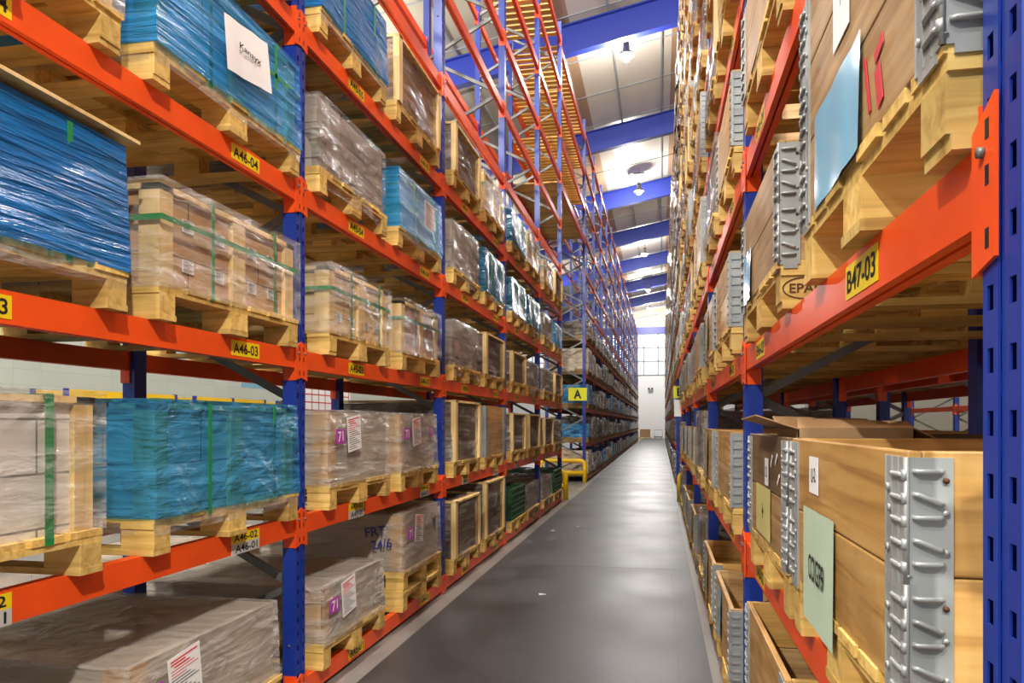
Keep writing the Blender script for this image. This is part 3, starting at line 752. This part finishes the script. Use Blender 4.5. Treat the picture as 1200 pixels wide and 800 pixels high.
# wrapped floor loads standing behind the near left rack
for i, (y0, h) in enumerate(((.9, .34), (2.2, .38), (3.5, .34), (4.8, .36), (6.1, .3))):
    load('grey71' if i % 2 else 'silver', 'L', y0, y0 + 1.15, 1, h, 1 if i % 2 == 0 else 2, 'low film-wrapped load on the floor behind left rack, %s from the camera' % ordn[i], i, x=-3.3 - .08 * (i % 2), z=.0)

# --- near right rack
t = load('collar', 'R', 1.17, 2.13, 2, 2 * TH, 0, 'large open hinged timber crate with pale green sheet beside the camera', 1, mats=['collar', 'collar'], fine=True)
sheet(t, hand('COG99', .33, .27, 'greenpaper', 'ink', .5, .22, -.03, .0015), -.13, PZ + TH - .115, .004, 0, 'paper_label', 'pale green paper with handwriting')
sheet(t, hand('U-2', .1, .085, 'white', 'ink', .5, .4, .1), -.18, PZ + TH + .10, .002, 0)
t = load('collar', 'R', 2.2, 3.12, 2, 2 * TH, 0, 'hinged crate with dark top collar and yellow sheet', 2, mats=['collar_dull', 'collar_dark'], fine=True)
sheet(t, hand('+', .34, .17, 'yellowpaper', 'ink', .1, .3), -.03, PZ + TH - .08, .004)
sheet(t, hand('12', .08, .09, 'white', 'ink', .5, .4), .06, PZ + TH + .06, .004)
for (a, c) in ((.26, .11), (.16, .10), (.3, .05)): sheet(t, cached(('scr', a), lambda: plate(['white'], .05, .012)), a, PZ + TH + c, .002, .9 - a, 'tape_scrap')
# cardboard box standing in that crate
BW, BL_, BH = .16, .2, .385
mb = MB(); mb.box(-BW, -BW + .004, -BL_, BL_, 0, BH); mb.box(BW - .004, BW, -BL_, BL_, 0, BH); mb.box(-BW, BW, -BL_, -BL_ + .004, 0, BH); mb.box(-BW, BW, BL_ - .004, BL_, 0, BH); mb.box(-BW, BW, -BL_, BL_, 0, .004)
bx = thing('cardboard_box', 'open cardboard box with raised flaps inside hinged crate on the right', 'box', (.56, 2.54, ZR(2) + .145), 0, None)
obj('box_body', mb.mesh('box', ['card']), bx)
def flap(p, q, dx, dy, dz):
    vs = [(p[0], p[1], BH), (q[0], q[1], BH), (q[0] + dx, q[1] + dy, BH + dz), (p[0] + dx, p[1] + dy, BH + dz + .01)]
    vs += [(v[0], v[1], v[2] + .004) for v in vs]
    f = MB(); f.add(vs, [(0, 1, 2, 3), (7, 6, 5, 4), (0, 4, 5, 1), (1, 5, 6, 2), (2, 6, 7, 3), (3, 7, 4, 0)]); obj('flap', f.mesh('flap', ['card']), bx)
flap((-BW, -BL_), (-BW, BL_), -.12, 0, .03); flap((BW, -BL_), (BW, BL_), .1, 0, -.06); flap((-BW, -BL_), (BW, -BL_), .02, .13, .02); flap((-BW, BL_), (BW, BL_), 0, .11, .03)
t = load('collar', 'R', 1.03, 1.98, 3, 3 * TH, 0, 'tall hinged timber crate with light blue sheet above label B47-03', 1, mats=['collar_dull', 'collar_dull', 'collar_dull'], fine=True)
sheet(t, hand('E0470', .4, .21, 'bluepaper', 'ink_blue', .01, .01, 0, .003), -.1, PZ + .1, .004, 0, 'plastic_sleeve', 'light blue plastic document sleeve')
sheet(t, hand('x', .13, .15, 'white', 'ink', .05, .1), -.06, PZ + .34, .002)
for (a, z, w_, h_) in ((.13, .09, .012, .11), (.2, .12, .05, .02), (.2, .06, .03, .07)): sheet(t, cached(('red', w_), lambda: plate(['ink_red'], w_, h_)), a, PZ + z, .002, .3, 'red_mark')
t = load('collar', 'R', 2.36, 3.36, 3, 2 * TH, 0, 'hinged crate on stamped pallet above label B46-03', 3, mats=['collar_dull', 'collar_dull'], fine=True)
sheet(t, hand('E0471', .26, .2, 'bluepaper', 'ink_blue', .01, .01, 0, .003), -.3, PZ + .1, .004, 0, 'plastic_sleeve')
def oval(body):
    mb = MB(); put_text(mb, body, .001, 0, 0, .09, .028, 0)
    n = 24; vs = []; fs = []
    for k in range(n):
        c, s_ = math.cos(2 * PI * k / n), math.sin(2 * PI * k / n); vs += [(.001, .062 * c, .03 * s_), (.001, .066 * c, .034 * s_)]
    for k in range(n): a = 2 * k; b_ = (2 * k + 2) % (2 * n); fs.append((a, a + 1, b_ + 1, b_))
    mb.add(vs, fs); return mb.mesh('stamp', ['ink_brown'])
obj('burnt_stamp', oval('EPAL'), t, (-.075, .5 - .0035, .061), PI / 2)
load('silver', 'R', 1.1, 2.1, 4, .5, 0, 'film-wrapped load over the tall crate with light blue sheet', 2)
load('collar', 'R', 2.35, 3.35, 4, 2 * TH, 1, 'hinged crate over the B46-03 crate, fourth shelf', 2)
# floor level
load('collar', 'R', 1.1, 2.05, 1, 2 * TH, 1, 'open timber crate at lower right edge beneath green sheet crate', 1, mats=['collar_dull', 'collar'], fine=True)
load('collar', 'R', 2.25, 3.22, 1, 3 * TH - .0, 1, 'open empty timber crate at bottom of photo right of aisle', 2, mats=['collar', 'collar_dull', 'collar'], fine=True)
far = {1: {1: ['collar', 'collar'], 2: ['collar', 'collar'], 3: ['collar', 'collar'], 4: ['collar', 'silver'], 5: ['silver', 'silver'], 6: ['silver', 'collar'], 7: ['silver', 'silver'], 8: ['clear', 'silver']}}
r_ = random.Random(3)
for b_ in range(1, 5):
    for n in range(1, 12):
        zt = ZR(n) - H
        yb = YR0 + 2.7 * b_
        if zt > .6 * (yb + 2.7): continue
        for i in range(2):
            kd = far.get(b_, {}).get(n, [None, None])[i] or (('collar' if r_.random() < .75 else 'silver') if n <= 3 else ('silver' if r_.random() < .6 else 'collar'))
            h = (3 if (n > 3 and r_.random() < .4) else 2) * TH if kd == 'collar' else r_.uniform(.4, .56)
            if n == 1 and b_ == 1: h = 2 * TH
            o0 = .17 + 1.23 * i
            t = load(kd, 'R', yb + o0, yb + o0 + 1.0, n, h, 1 if (kd == 'silver' and r_.random() < .75) else r_.randrange(3), '%s, %s slot, %s bay from camera, %s shelf, near right rack' % (LOOK[kd], ['nearer', 'farther'][i], ordn[b_], SH[n]), x=XR - .036 - r_.uniform(0, .02))
            if kd == 'collar' and n in (2, 1, 3) and r_.random() < .8:
                sheet(t, hand(['A7', 'K2', 'R9'][r_.randrange(3)], .22, .28, ['white', 'yellowpaper', 'greenpaper', 'bluepaper'][r_.randrange(4)], 'ink', .4, .2, 0, .003), -.1, PZ + .2, .006)

# ------------------------------------------------------------ distant loads: one mesh each
def simple_pallet(mb, w_, mat):
    h = w_ / 2
    for y in (-h, -.06, h - .11): mb.box(-PD, 0, y, y + .11, 0, .1, mat)
    mb.box(-PD, 0, -h, h, .104, .144, mat)
def simple_mesh(kd, w_, h, seed):
    mb = MB(); simple_pallet(mb, w_, 0)
    if kd == 'collar':
        for k in range(int(h / TH)):
            mb.box(-1.2, 0, -w_ / 2, w_ / 2, PZ + k * TH, PZ + (k + 1) * TH - .006, 1)
            mb.box(-.06, .006, -w_ / 2 - .006, -w_ / 2 + .1, PZ + k * TH, PZ + (k + 1) * TH - .01, 2); mb.box(-.06, .006, w_ / 2 - .1, w_ / 2 + .006, PZ + k * TH, PZ + (k + 1) * TH - .01, 2)
        return mb.mesh('distant_load', ['pallet_far', 'collar_dull', 'hinge'])
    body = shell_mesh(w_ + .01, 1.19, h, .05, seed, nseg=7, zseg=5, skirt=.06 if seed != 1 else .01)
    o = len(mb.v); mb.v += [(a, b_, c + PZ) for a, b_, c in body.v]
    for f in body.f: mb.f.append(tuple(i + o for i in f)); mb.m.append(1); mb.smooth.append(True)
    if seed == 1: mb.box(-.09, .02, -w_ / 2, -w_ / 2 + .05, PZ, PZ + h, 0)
    return mb.mesh('distant_load', ['pallet_far', {'blue': 'far_blue', 'silver': 'far_silver', 'dark': 'far_dark', 'pale': 'far_pale'}[kd]])
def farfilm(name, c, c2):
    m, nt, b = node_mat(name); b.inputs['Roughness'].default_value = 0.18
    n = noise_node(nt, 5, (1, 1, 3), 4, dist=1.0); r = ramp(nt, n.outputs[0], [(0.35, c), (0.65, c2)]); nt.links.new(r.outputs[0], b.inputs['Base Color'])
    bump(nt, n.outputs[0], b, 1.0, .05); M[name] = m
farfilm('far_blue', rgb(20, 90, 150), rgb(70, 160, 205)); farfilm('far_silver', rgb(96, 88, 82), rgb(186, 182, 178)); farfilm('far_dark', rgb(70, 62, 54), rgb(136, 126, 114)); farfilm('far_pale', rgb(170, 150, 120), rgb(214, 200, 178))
LK2 = {'blue': 'blue wrapped load', 'silver': 'silvery wrapped load', 'dark': 'dark wrapped load', 'pale': 'pale wrapped load', 'collar': 'hinged timber crate'}
def dist_load(side, kd, yc, z, h, label, w_=1.0, x=None):
    sd = r_.randrange(3); me = cached(('sim', kd, h, sd), lambda: simple_mesh(kd, w_, h, sd))
    X = (XL + .05, XR - .04)[side == 'R'] if x is None else x
    return thing('distant_load', label, CAT, (X, yc, z), 0 if side == 'L' else PI, 'pallet loads in the %s racks' % ('left' if side == 'L' else 'right'), me)
def bulk_add(B, side, kd, yc, z, h):
    mi = {'blue': 1, 'silver': 2, 'dark': 3, 'pale': 4, 'collar': 5}[kd]
    s_ = 1 if side == 'L' else -1; X = (XL + .05) if side == 'L' else XR - .04
    for q in (-.5, -.05, .39): B.box(X - s_ * PD, X, yc + q, yc + q + .11, z, z + .1, 0)
    B.box(X - s_ * PD, X, yc - .5, yc + .5, z + .1, z + .144, 0)
    B.box(X - s_ * 1.17, X - s_ * .01, yc - .48, yc + .48, z + .144, z + .144 + h, mi)
BL, BR = MB(), MB()
kd_low = ['silver', 'blue', 'dark', 'silver', 'pale', 'blue']
for b_ in range(17):
    for n in range(1, 6):
        for i in range(2):
            yc = YF0 + 2.7 * b_ + .72 + 1.24 * i
            kd = (['dark', 'silver', 'blue', 'silver'] if n <= 3 else ['silver', 'dark', 'pale', 'silver'])[r_.randrange(4)]
            if b_ == 0 and i == 0: kd = {1: 'pale', 2: 'blue', 3: 'blue', 4: 'pale', 5: 'dark'}[n]
            h = r_.choice((.34, .4, .48, .54)) if n < 5 else .34
            if b_ < 11: dist_load('L', kd, yc, ZL(n), h, '%s, %s slot, %s bay, %s shelf, far left rack' % (LK2[kd], ['nearer', 'farther'][i], ordn[b_], SH[n]))
            else: bulk_add(BL, 'L', kd, yc, ZL(n), h)
o = thing('distant_loads', 'most distant wrapped loads in the far left rack near end wall', CAT, (0, 0, 0), 0, 'pallet loads in the left racks', BL.mesh('distant_loads', ['pallet_far', 'far_blue', 'far_silver', 'far_dark', 'far_pale', 'collar_dull'])); o['kind'] = 'stuff'
def rk(): return r_.choice(('silver', 'dark', 'dark', 'silver', 'collar', 'dark', 'silver'))
for i in range(4):          # above the right cross aisle
    for n in range(4, 12):
        yc = YG + .62 + 1.15 * i; kd = rk(); h = r_.choice((.44, .5, .54)) if kd != 'collar' else .37
        dist_load('R', kd, yc, ZR(n), h, '%s, %s from camera above right cross aisle, %s shelf' % (LK2[kd], ordn[i], SH[n]))
for b_ in range(17):
    for n in range(1, 12):
        for i in range(2):
            yc = 19.2 + 2.7 * b_ + .72 + 1.24 * i; kd = rk(); h = r_.choice((.44, .5, .54)) if kd != 'collar' else .37
            if b_ < 3 and n <= 8: dist_load('R', kd, yc, ZR(n), h, '%s, %s slot, %s bay, %s shelf, far right rack' % (LK2[kd], ['nearer', 'farther'][i], ordn[b_], SH[n]))
            else: bulk_add(BR, 'R', kd, yc, ZR(n), h)
o = thing('distant_loads', 'most distant loads filling the far right rack to its top', CAT, (0, 0, 0), 0, 'pallet loads in the right racks', BR.mesh('distant_loads', ['pallet_far', 'far_blue', 'far_silver', 'far_dark', 'far_pale', 'collar_dull'])); o['kind'] = 'stuff'
# rack behind the right one (front faces +x, seen from its back)
for b_ in range(5):
    for n in (2, 3, 4):
        for i in range(2):
            if n == 2 and b_ < 4: continue
            kd = rk(); yc = YR0 + 2.7 * b_ + .72 + 1.24 * i
            me = cached(('sim', kd, .37, 0), lambda: simple_mesh(kd, 1.0, .37, 0))
            thing('distant_load', '%s in shadowed rack behind right rack, %s bay, %s shelf, %s' % (LK2[kd], ordn[b_], SH[n], ['near', 'far'][i]), CAT, (XR + 2 * DEPTH + .29, yc, ZR(n)), 0, 'pallet loads in the right racks', me)

# ------------------------------------------------------------ signs, guards, small things
def guard(name, label, pts_list, loc=(0, 0, 0), rz=0):
    t = thing(name, label, 'guard rail', loc, rz, 'yellow tube guards at the rack ends')
    for i, pts in enumerate(pts_list):
        mb = MB(); mb.tube(pts, .055, 12); obj(['hoop', 'lower_rail'][min(i, 1)], mb.mesh('tube', ['guard']), t)
    return t
def arc(a, b_, c, n=6):   # rounded corner a->c about b
    a, b_, c = Vector(a), Vector(b_), Vector(c)
    return [tuple((1 - t) ** 2 * a + 2 * t * (1 - t) * b_ + t * t * c) for t in [k / n for k in range(n + 1)]]
hoop = [(0, 0, 0)] + arc((0, 0, .42), (0, 0, .56), (-.14, 0, .56)) + arc((-1.0, 0, .56), (-1.14, 0, .56), (-1.14, 0, .42)) + [(-1.14, 0, 0)]
guard('guard_rail', 'yellow tube guard at foot of far left rack under A sign', [hoop, [(0, 0, .25), (-1.14, 0, .25)]], (XL, YF0 - .2, 0))
guard('guard_rail', 'yellow tube guard at the end of near left rack', [hoop, [(0, 0, .25), (-1.14, 0, .25)]], (XL + .04, YB0 + .3, 0))
guard('guard_rail', 'yellow tube guard beside the right rack', [hoop, [(0, 0, .25), (-1.14, 0, .25)]], (XR - .02, YG + .35, 0), PI)
sg = thing('aisle_sign', 'yellow sign with black letter A on far left blue post', 'sign', (XL - .2, YF0 - .052, 2.27), -PI / 2, 'aisle signs')
obj('sign_panel', plate(['sign', 'ink'], .48, .33, [('A', 0, 0, .2, .23, 1, 0)]), sg)
sg = thing('aisle_sign', 'small yellow sign above white notice on right blue post', 'sign', (XR + .08, 19.148, 2.3), -PI / 2, 'aisle signs')
obj('sign_panel', plate(['sign', 'ink'], .3, .3, [('B', 0, 0, .12, .2, 1, 0)]), sg); o = obj('notice', plate(['white'], .26, .42), sg, (0, 0, -.4))
for i, (x, y) in enumerate(((-1.05, 6.5), (-1.48, 10.4), (-1.15, 10.9))):
    mb = MB(); mb.add([(0, 0, .001), (.06, .01, .006), (.05, .05, .002), (-.01, .04, .008), (0, 0, 0.0), (.06, .01, .004), (.05, .05, 0), (-.01, .04, .006)], [(0, 1, 2, 3), (7, 6, 5, 4), (0, 4, 5, 1), (1, 5, 6, 2), (2, 6, 7, 3), (3, 7, 4, 0)])
    thing('paper_scrap', 'pale scrap of litter on the dark aisle floor, %s from camera' % ordn[i], 'scrap', (x, y, .004), i, 'litter on the aisle floor', mb.mesh('scrap', ['white']))
# twin emergency light on end wall
t = thing('emergency_light', 'twin-headed emergency light on the white end wall', 'lamp', (-1.0, YE - .12, 4.9))
obj('housing', MB().box(-.22, .22, -.08, .1, -.08, .1).mesh('housing', ['frame_grey']), t)
for s_ in (-.2, .2): mb = MB(); mb.lathe([(0, .1), (.08, .08), (.11, -.08), (0, -.08)], (s_ * .8, 0, .18), 10); obj('spot_head', mb.mesh('head', ['black']), t)
# goods parked by the end wall
for i, (x, w_, h, mt, lb) in enumerate(((-2.3, .9, .95, 'card_grey', 'grey carton stack standing by the end wall'), (-.9, 1.0, .9, 'card', 'brown goods stack beside dark trolley by end wall'))):
    t = thing('carton_stack', lb, 'cartons', (x, 74 + i * 1.4, 0)); obj('pallet', cached(('pallet', 1.0), lambda: pallet_mesh(1.0)), t)
    mb = MB()
    for k in range(3): mb.box(-1.1, -.1, -.45, .45, .144 + k * .27, .144 + k * .27 + .26)
    obj('carton', mb.mesh('cartons', [mt]), t)
t = thing('hand_trolley', 'dark low trolley beside cartons at end of aisle', 'trolley', (-.2, 73, 0))
obj('platform', MB().box(-.4, .4, -.3, .3, .18, .26).mesh('platform', ['black']), t); mb = MB(); mb.tube([(-.38, .28, .26), (-.38, .28, .9), (.38, .28, .9), (.38, .28, .26)], .02, 6); obj('handle', mb.mesh('handle', ['black']), t)
for x in (-.3, .3):
    for y in (-.2, .2): mb = MB(); mb.tube([(x - .02, y, .09), (x + .02, y, .09)], .09, 10); obj('wheel', mb.mesh('wheel', ['black']), t)
# far left: low yellow rails with blue posts before the white wall, and a red lined board
for j, (y0, x) in enumerate(((16.6, -15.0), (22.0, -15.0), (27.4, -15.0))):
    t = thing('storage_frame', 'low yellow-railed frame with blue posts before white wall, %s' % ['leftmost', 'middle one', 'rightmost'][j], 'frame', (x, y0, 0), 0, 'yellow railed frames by the white wall')
    for k in range(3):
        for dx in (0, -1.0): obj('post', cached('fp', lambda: MB().box(-.05, .05, -.05, .05, 0, 2.42).mesh('post', ['blue'])), t, (dx, k * 2.2, 0))
    obj('rail', cached('fr', lambda: MB().box(-.02, .03, 0, 4.4, 2.2, 2.4).mesh('rail', ['guard'])), t)
    obj('rail', CACHE['fr'], t, (-1.0, 0, 0))
t = thing('notice_board', 'white board with red grid lines seen past the A46 post', 'board', (-14.0, 29.6, 2.4))
mb = MB(); mb.box(0, .02, -2.6, 2.6, -.75, .75, 0)
for k in range(9): mb.box(.02, .025, -2.5 + k * .61, -2.44 + k * .61, -.7, .7, 1)
for k in range(5): mb.box(.02, .025, -2.5, 2.44, -.68 + k * .32, -.63 + k * .32, 1)
obj('board_panel', mb.mesh('board', ['white', 'ink_red']), t)
for y in (-2.2, 2.2): obj('leg', MB().box(-.06, -.001, y, y + .06, -2.4, .7).mesh('leg', ['ink_red']), t)
for j, (y, z, wd, ht) in enumerate(((28.5, 5.0, 2.2, 1.6), (41.0, 3.9, 2.6, .5))):
    t = thing('wall_notice', ['small white notice high on the white left wall', 'narrow pale blue notice on the white left wall'][j], 'notice', (-23.98, y, z), 0, None, plate([['white', 'bluepaper'][j]], wd, ht))
print('objects', len(bpy.data.objects))
